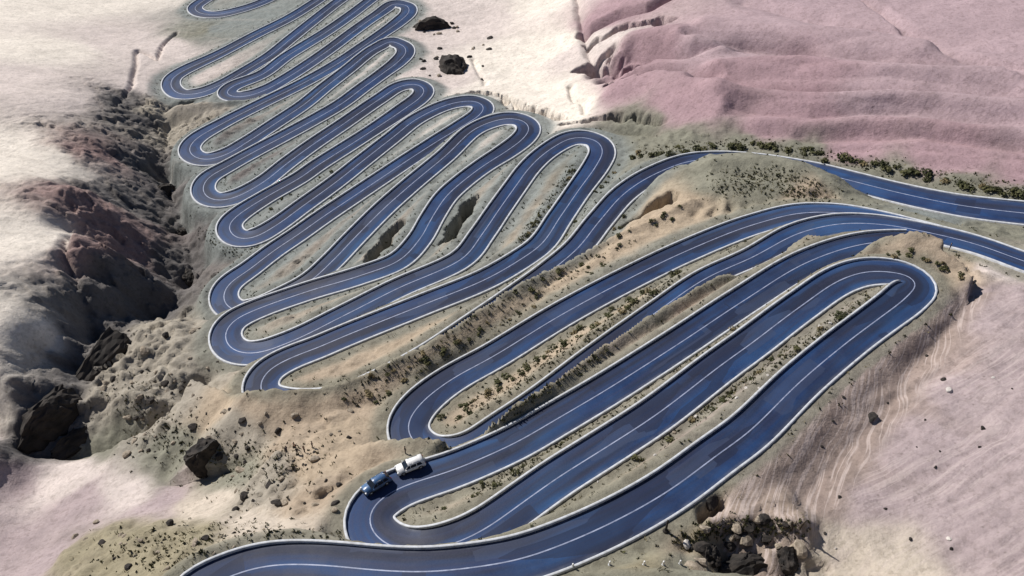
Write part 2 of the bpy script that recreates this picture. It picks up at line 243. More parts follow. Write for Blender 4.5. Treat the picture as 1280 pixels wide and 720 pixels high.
# pits beside the roads: pixel path, height used to place it, depth, half width
HOLES = [([(752,48),(792,62)],-9,7,5.5), ([(772,88),(830,90),(884,98)],-9.5,4.5,2.4), ([(738,26),(790,20),(836,24)],-9.5,4,2.4), ([(576,111),(600,105),(630,112),(655,126)],-20,3.4,1.6), ([(652,124),(675,130),(704,148)],-18,3.6,1.7), ([(706,152),(752,149),(800,157),(822,166)],-16,3.4,1.7),
 ([(590,242),(574,268),(560,292)],-15.5,8,2.1), ([(492,280),(476,302),(466,322)],-17.5,8,2.1), ([(790,268),(818,256),(842,246)],-9.5,5,1.8), 
 ([(876,640),(898,627)],2,3.5,1.5), ([(1180,322),(1212,340)],-1,2.5,1.6), ([(1100,302),(1150,305)],-.5,2.2,1.2), ([(700,316),(716,298)],-12.5,3.0,1.2), ([(232,126),(246,118)],-21.5,2.5,1.6)]
HOLE3 = []
for path, dh, dep, hw in HOLES:
    p = np.array(path, float); HOLE3.append((at(p[:, 0], p[:, 1], dh)[:, :2], dep, hw))
BERM3 = []
for path, sl in BERMS:
    p = np.array(path, float); q = at(p[:, 0], p[:, 1], p[:, 2]); BERM3.append((q[:, :2], q[:, 2], sl))
def seg_dist(x, y, P):
    best = np.full(x.shape, 1e9)
    for a, b in zip(P[:-1], P[1:]):
        ab = b-a; t = np.clip(((x-a[0])*ab[0]+(y-a[1])*ab[1])/(ab@ab), 0, 1)
        best = np.minimum(best, np.hypot(x-a[0]-t*ab[0], y-a[1]-t*ab[1]))
    return best
SOILC = np.array([SOIL[p[3]][0]+(SOIL[p[3]][1], {'scree_shade': 1.0, 'rust': .9, 'rock': .6, 'tan': .35, 'dark': .8}.get(p[3], 0)) for p in LAND])
def land(x, y):
    """height, colour, distance to the road's edge for arrays x, y"""
    xc = np.clip(x, -330, 190); yc = np.clip(y, 10, 480)
    n = len(x); z = np.empty(n); col = np.empty((n, 5)); e = np.empty(n); zi = np.empty(n); zp = np.empty(n); cut = np.empty(n)
    rs32 = RS.astype(np.float32); p32 = _ctlP.astype(np.float32)
    # soil colour mixes along wandering borders
    wx = xc+5*fbm(xc, yc, 16, 3, 21); wy = yc+5*fbm(xc, yc, 16, 3, 31)
    for s in range(0, n, 6000):
        q = slice(s, s+6000); X = (xc[q, None]/100).astype(np.float32); Y = (yc[q, None]/100).astype(np.float32)
        d2 = (X-p32[:, 0])**2+(Y-p32[:, 1])**2
        z[q] = (.5*d2*np.log(d2+1e-9))@_W[:-3]+_W[-3]+_W[-2]*X[:, 0]+_W[-1]*Y[:, 0]
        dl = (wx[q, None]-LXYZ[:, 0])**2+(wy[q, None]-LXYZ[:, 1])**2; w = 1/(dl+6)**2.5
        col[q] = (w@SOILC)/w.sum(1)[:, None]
        dx = x[q, None].astype(np.float32)-rs32[:, 0]; dy = y[q, None].astype(np.float32)-rs32[:, 1]
        d = np.sqrt(dx*dx+dy*dy); ed = d-rs32[:, 3]*.5
        i = ed.argmin(1); r = np.arange(len(i)); e[q] = ed[r, i]
        zp[q] = RS[i, 2]+TAN[i, 2]*(dx[r, i]*TAN[i, 0]+dy[r, i]*TAN[i, 1])
        w = np.maximum(ed, .25); w *= w; w = 1/(w*w); zi[q] = (w@rs32[:, 2])/w.sum(1)
    z += slope_z(xc, yc)
    rough = col[:, 3]
    for P, dep, hw, sharp in FOLD3:
        m = (x > P[:, 0].min()-3.5*hw) & (x < P[:, 0].max()+3.5*hw) & (y > P[:, 1].min()-3.5*hw) & (y < P[:, 1].max()+3.5*hw)
        if not m.any(): continue
        xm, ym = x[m], y[m]
        d = seg_dist(xm+.3*hw*fbm(xm, ym, 4*hw, 2, 5)+.8*fbm(xm, ym, 14, 2, 7), ym+.3*hw*fbm(xm, ym, 4*hw, 2, 6)+.8*fbm(xm, ym, 14, 2, 8), P)
        z[m] += dep*(np.exp(-(d/hw)**2) if not sharp else np.clip(1-d/(1.8*hw), 0, 1)**1.35)
    far = sstep(1.2, 9, e)
    nz = rough*(1.0*fbm(x, y, 13, 3, 1)+.8*fbm(x, y, 6, 4, 11, True))+rough*rough*(.30*fbm(x, y, 2.4, 3, 41, True)+.5*np.round(2.2*fbm(x, y, 7, 3, 45))/2.2)
    z = z+nz*far
    ru = .8*x-.6*y; rv = .6*x+.8*y+1.5*fbm(x, y, 9, 2, 121)
    z += col[:, 4]*far*(1.1*fbm(ru/3.2, rv, 4.2, 3, 111, True)+.35*fbm(ru/2, rv, 1.5, 2, 115, True))
    wbx = x+.8*fbm(x, y, 3, 2, 131); wby = y+.8*fbm(x, y, 3, 2, 132)
    z += np.clip(col[:, 4]+.25*(rough > .75), 0, 1)*far*(1.25*blocks(wbx, wby, 6.5, 1)+.6*blocks(wbx, wby, 2.8, 2)+.25*blocks(x, y, 1.3, 3))
    # rills that run down the mauve hillside
    rill = sstep(45, 58, x)*sstep(150, 120, y)+0*x
    u = x*.88+y*.47; v = -x*.47+y*.88
    z += np.clip(rill, 0, 1)*far*.28*fbm(u/9, v, 2.2, 2, 51, True)
    # the road benches: flat shoulders, steep banks between neighbouring legs
    bank = zi+(.12+.35*rough)*fbm(x, y, 2.6, 4, 61)*sstep(.6, 2.5, e)
    zz = bank*(1-sstep(1.7, 5.5, e))+z*sstep(1.7, 5.5, e)
    k = sstep(.55, 1.3, e); zz = (zp-.10)*(1-k)+zz*k
    zz = np.where(e < .55, zp-.10, zz)
    for P, zc, sl in BERM3:
        m = (x > P[:, 0].min()-12) & (x < P[:, 0].max()+12) & (y > P[:, 1].min()-12) & (y < P[:, 1].max()+12)
        if not m.any(): continue
        xm, ym = x[m], y[m]; best = np.full(xm.shape, 1e9); zb = np.zeros(xm.shape); side = np.zeros(xm.shape)
        for a, b, za, zb_ in zip(P[:-1], P[1:], zc[:-1], zc[1:]):
            ab = b-a; t = np.clip(((xm-a[0])*ab[0]+(ym-a[1])*ab[1])/(ab@ab), 0, 1)
            d = np.hypot(xm-a[0]-t*ab[0], ym-a[1]-t*ab[1]); w = d < best; best[w] = d[w]; zb[w] = (za+t*(zb_-za))[w]; side[w] = (ab[0]*(ym-a[1])-ab[1]*(xm-a[0]))[w]
        h = zb-np.where(side > 0, 4.0 if sl not in (.55, .5) else sl, sl)*np.sqrt(best**2+.6)+.6+.5*fbm(xm, ym, 4, 3, 101)
        h = np.where(e[m] < .6, -1e9, zz[m]+(h-zz[m])*sstep(.55, 1.4, e[m]))
        k = 1.0; g = h-zz[m]; zz[m] = np.where(g > -3, zz[m]+.5*(g+np.sqrt(g*g+.25)), zz[m])
    for P, dep, hw in HOLE3:
        m = (x > P[:, 0].min()-3*hw) & (x < P[:, 0].max()+3*hw) & (y > P[:, 1].min()-3*hw) & (y < P[:, 1].max()+3*hw)
        xm, ym = x[m], y[m]; d = seg_dist(xm+1.5*hw*fbm(xm, ym, 2.6*hw, 4, 5), ym+1.5*hw*fbm(xm, ym, 2.6*hw, 4, 6), P)
        zz[m] -= dep*sstep(1.2*hw, .5*hw, d)*(1+.35*fbm(xm, ym, 2.0, 3, 15, True))*sstep(.7, 2.2, e[m])
    return zz, col[:, :3], e, u, v
# ------------------------------------------------------------------ materials
def mat(name, col=(.5, .5, .5), rough=.8, metal=0.0, spec=None):
    m = bpy.data.materials.new(name); m.use_nodes = True; b = m.node_tree.nodes['Principled BSDF']
    b.inputs['Base Color'].default_value = (*col, 1); b.inputs['Roughness'].default_value = rough; b.inputs['Metallic'].default_value = metal
    if spec is not None: b.inputs['Specular IOR Level'].default_value = spec
    return m
class NT:
    def __init__(s, m): s.t = m.node_tree; s.b = s.t.nodes['Principled BSDF']
    def n(s, typ, ins=None, **kw):
        d = s.t.nodes.new(typ)
        for k, v in kw.items(): setattr(d, k, v)
        for k, v in (ins or {}).items():
            if hasattr(v, 'is_linked') or isinstance(v, bpy.types.NodeSocket): s.t.links.new(v, d.inputs[k])
            else: d.inputs[k].default_value = v
        return d
    def noise(s, co, scale, detail=4, rough=.55): return s.n('ShaderNodeTexNoise', {'Vector': co, 'Scale': scale, 'Detail': detail, 'Roughness': rough}).outputs[0]
    def ramp(s, f, a, b, lo=0.0, hi=1.0): return s.n('ShaderNodeMapRange', {'Value': f, 'From Min': a, 'From Max': b, 'To Min': lo, 'To Max': hi}).outputs[0]
    def mix(s, f, a, b, mode='MIX'):
        d = s.n('ShaderNodeMix', data_type='RGBA', blend_type=mode)
        for i, v in ((0, f), (6, a), (7, b)):
            if isinstance(v, bpy.types.NodeSocket): s.t.links.new(v, d.inputs[i])
            elif i == 0: d.inputs[0].default_value = v
            else: d.inputs[i].default_value = (*v, 1)
        return d.outputs[2]
    def math(s, op, a, b=0.0): return s.n('ShaderNodeMath', {0: a, 1: b}, operation=op).outputs[0]
    def bump(s, h, strength, dist): 
        d = s.n('ShaderNodeBump', {'Height': h, 'Strength': strength, 'Distance': dist}); s.t.links.new(d.outputs[0], s.b.inputs['Normal'])
    def to(s, sock, name): s.t.links.new(sock, s.b.inputs[name])

def ground_material():
    m = mat('soil', rough=.95, spec=.2); g = NT(m)
    co = g.n('ShaderNodeTexCoord').outputs['Object']; a = g.n('ShaderNodeAttribute', attribute_name='soil').outputs[0]
    fine = g.noise(co, 1.7, 6, .65); mid = g.noise(co, .22, 5, .6); big = g.noise(co, .05, 3)
    f = g.math('MULTIPLY', g.math('MULTIPLY', g.ramp(fine, .3, .7, .90, 1.09), g.ramp(mid, .3, .7, .86, 1.12)), g.ramp(big, .3, .7, .93, 1.06))
    rgb = g.n('ShaderNodeCombineColor', {0: f, 1: f, 2: f}).outputs[0]
    c = g.mix(1.0, a, rgb, 'MULTIPLY')
    crisp = g.noise(co, .8, 9, .72); c = g.mix(g.ramp(crisp, .50, .62, 0, .5), c, g.mix(1.0, a, (.55, .54, .52), 'MULTIPLY'))
    # scattered small stones and dry tufts
    v = g.n('ShaderNodeTexVoronoi', {'Vector': co, 'Scale': .9}); st = g.ramp(v.outputs['Distance'], .10, .22, 1, 0)
    st = g.math('MULTIPLY', st, g.ramp(g.noise(co, .5, 2), .5, .62, 0, .55))
    c = g.mix(st, c, g.mix(1.0, a, (.42, .42, .38), 'MULTIPLY'))
    # furrows and animal tracks: pale threads along the slope
    fm = g.n('ShaderNodeSeparateColor', {0: g.n('ShaderNodeAttribute', attribute_name='furrow').outputs[0]})
    wob = g.n('ShaderNodeVectorMath', {0: co, 1: g.n('ShaderNodeVectorMath', {0: g.n('ShaderNodeTexNoise', {'Vector': co, 'Scale': .07, 'Detail': 2.0}).outputs[1], 1: (5, 5, 0)}, operation='MULTIPLY').outputs[0]}, operation='ADD').outputs[0]
    for k, (ang, ch) in enumerate(((-.49, 0), (-1.10, 1))):
        r_ = g.n('ShaderNodeMapping', {'Vector': g.n('ShaderNodeMapping', {'Vector': wob, 'Rotation': (0, 0, ang)}).outputs[0], 'Scale': (.04, .80, 0)}).outputs[0]
        nn = g.noise(r_, 1.0, 3, .55); ln_ = g.ramp(g.math('ABSOLUTE', g.math('SUBTRACT', nn, .5)), .012, .045, 1, 0)
        c = g.mix(g.math('MULTIPLY', g.math('MULTIPLY', ln_, fm.outputs[ch]), .45), c, (.56, .475, .45))
        dk = g.ramp(nn, .56, .68, 0, .22); c = g.mix(g.math('MULTIPLY', dk, fm.outputs[ch]), c, g.mix(1.0, a, (.55, .5, .5), 'MULTIPLY'))
    g.to(c, 'Base Color')
    g.bump(g.math('ADD', g.math('MULTIPLY', fine, .5), g.math('MULTIPLY', g.noise(co, .55, 8, .68), 1.4)), .5, .5)
    return m
def asphalt_material():
    m = mat('asphalt', rough=.5, spec=.22); g = NT(m)
    uv = g.n('ShaderNodeUVMap', uv_map='road').outputs[0]; co = g.n('ShaderNodeTexCoord').outputs['Object']
    sx = g.n('ShaderNodeSeparateXYZ', {0: uv}); u = sx.outputs[0]
    # two wheel tracks in each lane, polished and a little paler
    tr = g.math('SINE', g.math('MULTIPLY', u, 12.566)); tr = g.ramp(tr, -.2, 1, 0, 1)
    mott = g.noise(co, .18, 5, .6); fine = g.noise(co, 5, 3)
    st = g.n('ShaderNodeMapping', {'Vector': uv, 'Scale': (9, .035, 1)}).outputs[0]; streak = g.noise(st, 1.0, 4)
    lane = g.n('ShaderNodeMapping', {'Vector': uv, 'Scale': (1.6, .022, 1)}).outputs[0]; age = g.noise(lane, 1.0, 3, .6)
    c = g.mix(g.ramp(mott, .35, .68), (.007, .028, .098), (.014, .058, .175))
    c = g.mix(g.ramp(g.noise(co, .022, 3), .5, .68, 0, .65), c, (.030, .100, .24))
    c = g.mix(g.ramp(age, .41, .58, 0, .9), c, (.016, .018, .034))
    c = g.mix(g.math('MULTIPLY', tr, .3), c, (.022, .052, .14))
    c = g.mix(g.ramp(streak, .45, .75, 0, .5), c, (.034, .034, .075))
    c = g.mix(g.ramp(fine, .3, .7, 0, .12), c, (.11, .12, .15))
    # dust blown in along the kerbs
    ed = g.ramp(g.math('ABSOLUTE', g.math('SUBTRACT', u, .5)), .40, .5); ed = g.math('MULTIPLY', ed, g.ramp(g.noise(co, .5, 4), .35, .7, 0, .6))
    c = g.mix(ed, c, (.20, .21, .24))
    # bitumen seams and repair patches
    vs_ = g.n('ShaderNodeMapping', {'Vector': uv, 'Scale': (2.0, .09, 1)}).outputs[0]
    pat = g.n('ShaderNodeTexVoronoi', {'Vector': vs_, 'Scale': 1.0}, distance='CHEBYCHEV'); ps = g.n('ShaderNodeSeparateColor', {0: pat.outputs['Color']}).outputs[0]
    c = g.mix(g.ramp(ps, .80, .82, 0, .55), c, (.016, .020, .042))
    c = g.mix(g.ramp(ps, .12, .10, 0, .35), c, (.055, .072, .125))
    g.to(c, 'Base Color'); g.to(g.ramp(mott, .3, .7, .5, .7), 'Roughness'); g.bump(fine, .25, .03)
    return m
def kerb_material():
    m = mat('painted_concrete', rough=.7); g = NT(m); co = g.n('ShaderNodeTexCoord').outputs['Object']
    c = g.mix(g.ramp(g.noise(co, 1.2, 5, .7), .40, .74, 0, .75), (.54, .56, .60), (.25, .245, .235))
    g.to(c, 'Base Color'); return m
def line_material():
    m = mat('road_paint', rough=.6); g = NT(m); co = g.n('ShaderNodeTexCoord').outputs['Object']
    c = g.mix(g.ramp(g.noise(co, .8, 5, .7), .38, .72, 0, .8), (.34, .38, .52), (.07, .09, .17)); g.to(c, 'Base Color'); return m
M_SOIL, M_ASPH, M_KERB, M_LINE = ground_material(), asphalt_material(), kerb_material(), line_material()

# ------------------------------------------------------------------ ground sheet
def axis(parts):
    v = [np.arange(a, b, s) for a, b, s in parts]; return np.concatenate(v)
def grow(a, b, s, r):
    out = [a]; 
    while abs(out[-1]-a) < abs(b-a): out.append(out[-1]+s*(1 if b > a else -1)); s *= r
    return np.array(out)
FX0, FX1, FY0, FY1 = -165., 112., 34., 330.; FS = .5
gx = np.concatenate([grow(FX0, -3500, 1.0, 1.09)[::-1][:-1], np.arange(FX0, FX1, FS), grow(FX1, 3500, 1.0, 1.09)])
ym = np.arange(FY0, FY1, FS)
gy = np.concatenate([grow(FY0, -1500, 1.2, 1.14)[::-1][:-1], ym, grow(ym[-1]+FS, 520, .65, 1.004), grow(560, 4500, 8, 1.18)])
GX, GY = np.meshgrid(gx, gy); NX, NY = len(gx), len(gy)
hz, hcol, hedge, hu, hv = land(GX.ravel(), GY.ravel())
X, Y = GX.ravel(), GY.ravel()
def inside(x, y, poly):
    r = np.zeros(x.shape, bool); n = len(poly)
    for i in range(n):
        (x0, y0), (x1, y1) = poly[i], poly[(i+1) % n]; c = (y0 > y) != (y1 > y); r ^= c & (x < (x1-x0)*(y-y0)/((y1-y0) or 1e-9)+x0)
    return r
_fp = np.array([(866,650),(960,572),(1060,482),(1170,388),(1218,352),(1420,335),(1600,900),(1000,800),(900,668)], float)
field = inside(X, Y, at(_fp[:, 0], _fp[:, 1], 1.0)[:, :2])*1.0      # the furrowed hillside right of the nearest road
# verges: dusty green-grey by the near roads, pale blue-grey gravel between the far legs
near_v = np.array(SOIL['green'][0]); far_v = np.array(SOIL['blue'][0])
t = sstep(105, 175, Y)[:, None]*sstep(60, 20, X)[:, None]; nz = fbm(X, Y, 7, 3, 71); vc = near_v*(1-t)+far_v*t
vc = vc*(1-.35*sstep(-.1, .5, fbm(X, Y, 3.5, 3, 73)))[:, None]
tt = t[:, 0]; vf = ((1-sstep(1.5+.9*tt-.4*field, 4.6+2.6*tt-1.6*field, hedge+1.6*nz))*(.80+.14*tt))[:, None]
hcol = hcol*(1-vf)+vc*vf
# pale animal tracks worn into the mauve hillside and its bank
reg = field*sstep(1.2, 3.0, hedge); q_ = at(np.array([1230., 1035.]), np.array([380., 650.]), -1.)[:, :2]; dq = q_[1]-q_[0]
bank_s = ((X-q_[0][0])*dq[1]-(Y-q_[0][1])*dq[0])/np.hypot(*dq)          # which side of the crease
onbank = sstep(-1.5, 1.5, bank_s if at(960, 580, 1.)[0] < 0 else bank_s); e1 = at(1000., 540., 1.); sg = np.sign((e1[0]-q_[0][0])*dq[1]-(e1[1]-q_[0][1])*dq[0]); onbank = sstep(-1.5, 1.5, bank_s*sg)
ob = (.75*reg*onbank)[:, None]; hcol = hcol*(1-ob)+np.array((.285, .225, .195))*ob
fur = np.stack([.6*reg*(1-onbank)*(.3+.9*np.clip(fbm(X, Y, 9, 2, 88)+.35, 0, 1)), reg*onbank, 0*reg, 0*reg+1], -1)
# dry stream stains in the pale plain
w3 = fbm((X*.9-Y*.4)/60, (X*.4+Y*.9), 7, 3, 91); pl = sstep(-95, -112, X)*np.clip(1-np.abs(w3)/.06, 0, 1); pl = (pl*.28)[:, None]
hcol = hcol*(1-pl)+np.array((.42, .37, .33))*pl

def mesh_obj(name, verts, faces, m, parent=None, smooth=True):
    me = bpy.data.meshes.new(name); me.from_pydata([tuple(v) for v in verts], [], faces)
    if smooth: me.polygons.foreach_set('use_smooth', np.ones(len(me.polygons), bool))
    me.materials.append(m); o = bpy.data.objects.new(name, me); C.objects.link(o)
    if parent: o.parent = parent
    return o
def grid_mesh(name, V, nx, ny, m):
    me = bpy.data.meshes.new(name); n = nx*ny
    i = (np.arange(ny-1)[:, None]*nx+np.arange(nx-1)).ravel(); q = np.stack([i, i+1, i+nx+1, i+nx], -1).astype(np.int32)
    me.vertices.add(n); me.vertices.foreach_set('co', V.astype(np.float32).ravel())
    me.loops.add(q.size); me.loops.foreach_set('vertex_index', q.ravel()); me.polygons.add(len(q))
    me.polygons.foreach_set('loop_start', np.arange(0, q.size, 4, dtype=np.int32))
    me.polygons.foreach_set('use_smooth', np.ones(len(q), bool)); me.update(calc_edges=True); me.materials.append(m)
    o = bpy.data.objects.new(name, me); C.objects.link(o); return o
ground = grid_mesh('ground', np.stack([X, Y, hz], -1), NX, NY, M_SOIL); ground['kind'] = 'structure'; ground['label'] = 'bare eroded mountainside of cream, pink and tan soil'
ca = ground.data.color_attributes.new('soil', 'FLOAT_COLOR', 'POINT'); ca.data.foreach_set('color', np.c_[hcol, np.ones(len(hcol))].astype(np.float32).ravel())
fa = ground.data.color_attributes.new('furrow', 'FLOAT_COLOR', 'POINT'); fa.data.foreach_set('color', fur.astype(np.float32).ravel())
HZ = hz.reshape(NY, NX)
def ground_z(x, y):
    i = int(np.clip(np.searchsorted(gx, x)-1, 0, NX-2)); j = int(np.clip(np.searchsorted(gy, y)-1, 0, NY-2))
    a = (x-gx[i])/(gx[i+1]-gx[i]); b = (y-gy[j])/(gy[j+1]-gy[j])
    return float((HZ[j, i]*(1-a)+HZ[j, i+1]*a)*(1-b)+(HZ[j+1, i]*(1-a)+HZ[j+1, i+1]*a)*b)
def edge_dist(x, y): return float((np.hypot(RS[:, 0]-x, RS[:, 1]-y)-RS[:, 3]*.5).min())
def spot(px, py):                 # where the ray through a pixel first meets the built ground
    d = ray(px, py); d = d/np.linalg.norm(d); t = 60.0; o = np.array([0, 0, CAM_H])
    while t < 700:
        p = o+d*t
        if ground_z(p[0], p[1]) > p[2]:
            lo, hi = t-1.5, t
            for _ in range(12):
                mid = (lo+hi)/2; p = o+d*mid
                if ground_z(p[0], p[1]) > p[2]: hi = mid
                else: lo = mid
            p = o+d*hi; return Vector((p[0], p[1], ground_z(p[0], p[1])))
        t += 1.5
    return None

# ------------------------------------------------------------------ roads, kerbs, centre lines
LIFT = .0
ROAD_LABELS = ['blue-grey asphalt hairpin road climbing nearest, with the two parked cars', 'blue-grey asphalt road bending round below the sandy bank', 'long blue-grey asphalt serpentine road with many stacked hairpins']
for ri, R in enumerate(ROADS):
    T = np.gradient(R[:, :2], axis=0); T /= np.linalg.norm(T, axis=1)[:, None]; N = np.stack([-T[:, 1], T[:, 0]], -1)
    L = np.r_[0, np.cumsum(np.linalg.norm(np.diff(R[:, :2], axis=0), axis=1))]
    z = R[:, 2]+.05+.006*ri; hw = R[:, 3]*.5; cols = np.linspace(-1, 1, 9); n = len(R)
    # on tight bends the inner edge is cut so that it never folds over
    d2 = np.zeros((n, 2)); d2[3:-3] = (R[6:, :2]+R[:-6, :2]-2*R[3:-3, :2])/5.76
    cv = (d2*N).sum(1); hs = {}
    for s in (-1, 1):
        lim = np.where(cv*s > 1e-4, np.maximum(1/np.maximum(cv*s, 1e-4)-1.3, 1.4), 99); h = np.minimum(hw, lim)
        for _ in range(10): h[1:-1] = .5*h[1:-1]+.25*(h[:-2]+h[2:])
        hs[s] = h
    V = np.stack([np.c_[R[:, :2]+N*((hs[1] if c > 0 else hs[-1])*c)[:, None], z+.06*(1-c*c)] for c in cols], 1).reshape(-1, 3)
    o = grid_mesh('road', V, 9, n, M_ASPH); o['kind'] = 'structure'; o['label'] = ROAD_LABELS[ri]
    uvl = o.data.uv_layers.new(name='road'); li = np.empty(len(o.data.loops), np.int32); o.data.loops.foreach_get('vertex_index', li)
    UV = np.stack([np.tile((cols+1)/2, n), np.repeat(L, 9)], -1)[li]; uvl.data.foreach_set('uv', UV.astype(np.float32).ravel())
    # where this road runs into another one its kerbs and line stop
    oth = np.vstack([ROADS[k] for k in range(3) if k != ri])
    def runs(P, margin):
        d = np.full(len(P), 9.0)
        for s in range(0, len(P), 400):
            q = P[s:s+400]; d[s:s+400] = (np.hypot(q[:, None, 0]-oth[:, 0], q[:, None, 1]-oth[:, 1])-oth[:, 3]*.5).min(1)
        ok = d > margin; out = []; i = 0
        while i < len(P):
            if ok[i]:
                j = i
                while j < len(P) and ok[j]: j += 1
                if j-i > 3: out.append((i, j))
                i = j
            else: i += 1
        return out
    for s in (-1, 1):
        P = R[:, :2]+N*(s*hs[s])[:, None]
        kw = .27 if ri < 2 else .33
        prof = [(-.10, -.05), (-.08, .04), (-.03, .08), (kw-.05, .08), (kw, .04), (kw+.14, -.55)]
        dn = -(N[:, 0]*s*SLOPE_X+N[:, 1]*s*SLOPE_Y); hk = .12+.26*sstep(-.02, .13, dn)
        for i0, i1 in runs(P, .2):
            # cut into runs of about 60 m so that each is an object of its own
            cuts = list(range(i0, i1-8, 75))+[i1]
            for a, b in zip(cuts[:-1], cuts[1:]):
                b2 = min(b+1, i1); idx = np.arange(a, b2)
                VV = np.stack([np.c_[P[idx]+N[idx]*(s*o_), R[idx, 2]+h_+(hk[idx] if h_ > 0 else 0)] for o_, h_ in prof], 1).reshape(-1, 3)
                k = grid_mesh('kerb', VV, len(prof), len(idx), M_KERB); k.parent = o
                if s > 0: k.data.flip_normals()
    for i0, i1 in runs(R[:, :2], -.3):
        idx = np.arange(i0, i1); w = .085 if ri < 2 else .10
        VV = np.stack([np.c_[R[idx, :2]+N[idx]*c, z[idx]+.06+.008] for c in (-w, w)], 1).reshape(-1, 3)
        k = grid_mesh('painted_line', VV, 2, len(idx), M_LINE); k.parent = o
# ------------------------------------------------------------------ things
def tag(o, label, cat, group=None):
    o['label'] = label; o['category'] = cat
    if group: o['group'] = group
    return o
def obj(name, me, parent=None, loc=(0, 0, 0), rot=(0, 0, 0), sc=(1, 1, 1)):
    o = bpy.data.objects.new(name, me); C.objects.link(o); o.location = loc; o.rotation_euler = rot; o.scale = sc
    if parent: o.parent = parent
    return o
def bm_mesh(name, bm, m, smooth=False):
    me = bpy.data.meshes.new(name); bm.to_mesh(me); bm.free()
    for k in (m if isinstance(m, list) else [m]): me.materials.append(k)
    if smooth: me.polygons.foreach_set('use_smooth', np.ones(len(me.polygons), bool))
    return me
def along(path, n, jit, rnd):
    P = np.array(path, float); L = np.r_[0, np.cumsum(np.linalg.norm(np.diff(P, axis=0), axis=1))]
    for i in range(n):
        s = L[-1]*(i+rnd.random())/n
        yield np.interp(s, L, P[:, 0])+rnd.gauss(0, jit), np.interp(s, L, P[:, 1])+rnd.gauss(0, jit*.7)

def leaf_material(name, a, b):
    m = mat(name, rough=.85, spec=.2); g = NT(m); oi = g.n('ShaderNodeObjectInfo').outputs['Random']; co = g.n('ShaderNodeTexCoord').outputs['Object']
    f = g.math('ADD', g.math('MULTIPLY', oi, .6), g.math('MULTIPLY', g.noise(co, 3, 2), .5)); g.to(g.mix(f, a, b), 'Base Color'); return m
M_LEAF = leaf_material('scrub_leaves', (.035, .042, .020), (.105, .10, .045)); M_DRY = leaf_material('dry_scrub', (.12, .095, .05), (.22, .175, .095)); M_TWIG = mat('twig', (.10, .07, .045), .9)
def shrub_mesh(seed, leafm):
    r = random.Random(seed); bm = bmesh.new()
    lobes = [(r.uniform(-.5, .5), r.uniform(-.5, .5), r.uniform(.2, .55), r.uniform(.28, .45)) for _ in range(6)]
    for lx, ly, lz, lr in lobes:
        for _ in range(15):
            d = Vector((r.gauss(0, 1), r.gauss(0, 1), abs(r.gauss(0, 1))*.9)).normalized()*lr*r.uniform(.6, 1.08); p = Vector((lx, ly, lz*.7))+d
            p.z = max(p.z, .03); t = Vector((r.gauss(0, 1), r.gauss(0, 1), r.gauss(0, .6))).normalized(); n = (d.normalized()+Vector((r.gauss(0, .4), r.gauss(0, .4), .3))).normalized()
            s = n.cross(t).normalized(); t = s.cross(n); w = r.uniform(.09, .17); l = w*r.uniform(1.0, 1.7)
            vs_ = [bm.verts.new(p+t*a*l+s*b*w) for a, b in ((-1, -.4), (-.1, -1), (1, 0), (-.1, 1))]; bm.faces.new(vs_)
    for k in range(5):
        a = r.uniform(0, 6.28); tip = Vector((math.cos(a)*.35, math.sin(a)*.35, .5)); b0 = [Vector((math.cos(q)*.04, math.sin(q)*.04, -.15)) for q in (0, 2.1, 4.2)]
        vb = [bm.verts.new(v) for v in b0]; vt = bm.verts.new(tip)
        for i in range(3): f = bm.faces.new((vb[i], vb[(i+1) % 3], vt)); f.material_index = 1
    return bm_mesh('shrub', bm, [leafm, M_TWIG])
SHRUB = [shrub_mesh(k, M_LEAF) for k in range(6)]; DRY = [shrub_mesh(50+k, M_DRY) for k in range(3)]
rnd = random.Random(11)
def plant(path, n, jit, lo, hi, label, group, dry=.1, min_e=.9):
    for px, py in along(path, n, jit, rnd):
        p = spot(px, py)
        if p is None or edge_dist(p.x, p.y) < min_e: continue
        s = rnd.uniform(lo, hi); h = s*rnd.uniform(.75, 1.15)
        o = obj('shrub', rnd.choice(DRY if rnd.random() < dry else SHRUB), None, (p.x, p.y, p.z-.03), (0, 0, rnd.uniform(0, 6.28)), (s*rnd.uniform(.85, 1.2), s, h))
        big = 'large ' if s > lo+.66*(hi-lo) else '' if s > lo+.33*(hi-lo) else 'stunted '
        tag(o, big+(label.replace('dark olive', 'dry brown').replace('dark green', 'dry brown').replace('dark', 'dry brown', 1).replace('green', 'dry brown', 1) if o.data in DRY else label), 'shrub', group)
plant([(560,528),(620,482),(700,430),(780,384),(860,338)], 42, 5, .7, 1.25, 'dark olive shrub in the row on the pale strip inside the middle hairpin', 'shrubs on the hairpin strip')
plant([(440,505),(500,470),(600,410),(700,345),(790,292),(850,262)], 62, 13, .5, 1.0, 'dark shrub dotted over the long sandy bank', 'shrubs on the sandy bank', .3)
plant([(785,196),(850,189),(950,183),(1050,199),(1150,221),(1290,246)], 64, 3.5, 1.0, 1.8, 'dark green bush in the hedge-like line below the pink hills', 'bushes below the pink hills', .05)
plant([(773,205),(745,240),(705,292),(676,325)], 22, 3, .5, .9, 'green shrub on the verge outside the rounded centre hairpin', 'shrubs beside the centre hairpin')
plant([(722,208),(690,255),(645,310)], 18, 4, .5, 1.0, 'green shrub on the strip inside the rounded centre hairpin', 'shrubs inside the centre hairpin')
plant([(1095,368),(1000,432),(900,503),(800,570),(700,622),(640,650)], 36, 5, .6, 1.2, 'dark shrub on the stony strip between the nearest road legs', 'shrubs between the nearest legs', .3)
plant([(1040,335),(950,388),(850,452),(740,525),(650,590),(560,635)], 30, 4, .5, 1.0, 'dark shrub on the bank behind the parked cars\' road', 'shrubs on the second bank', .3)
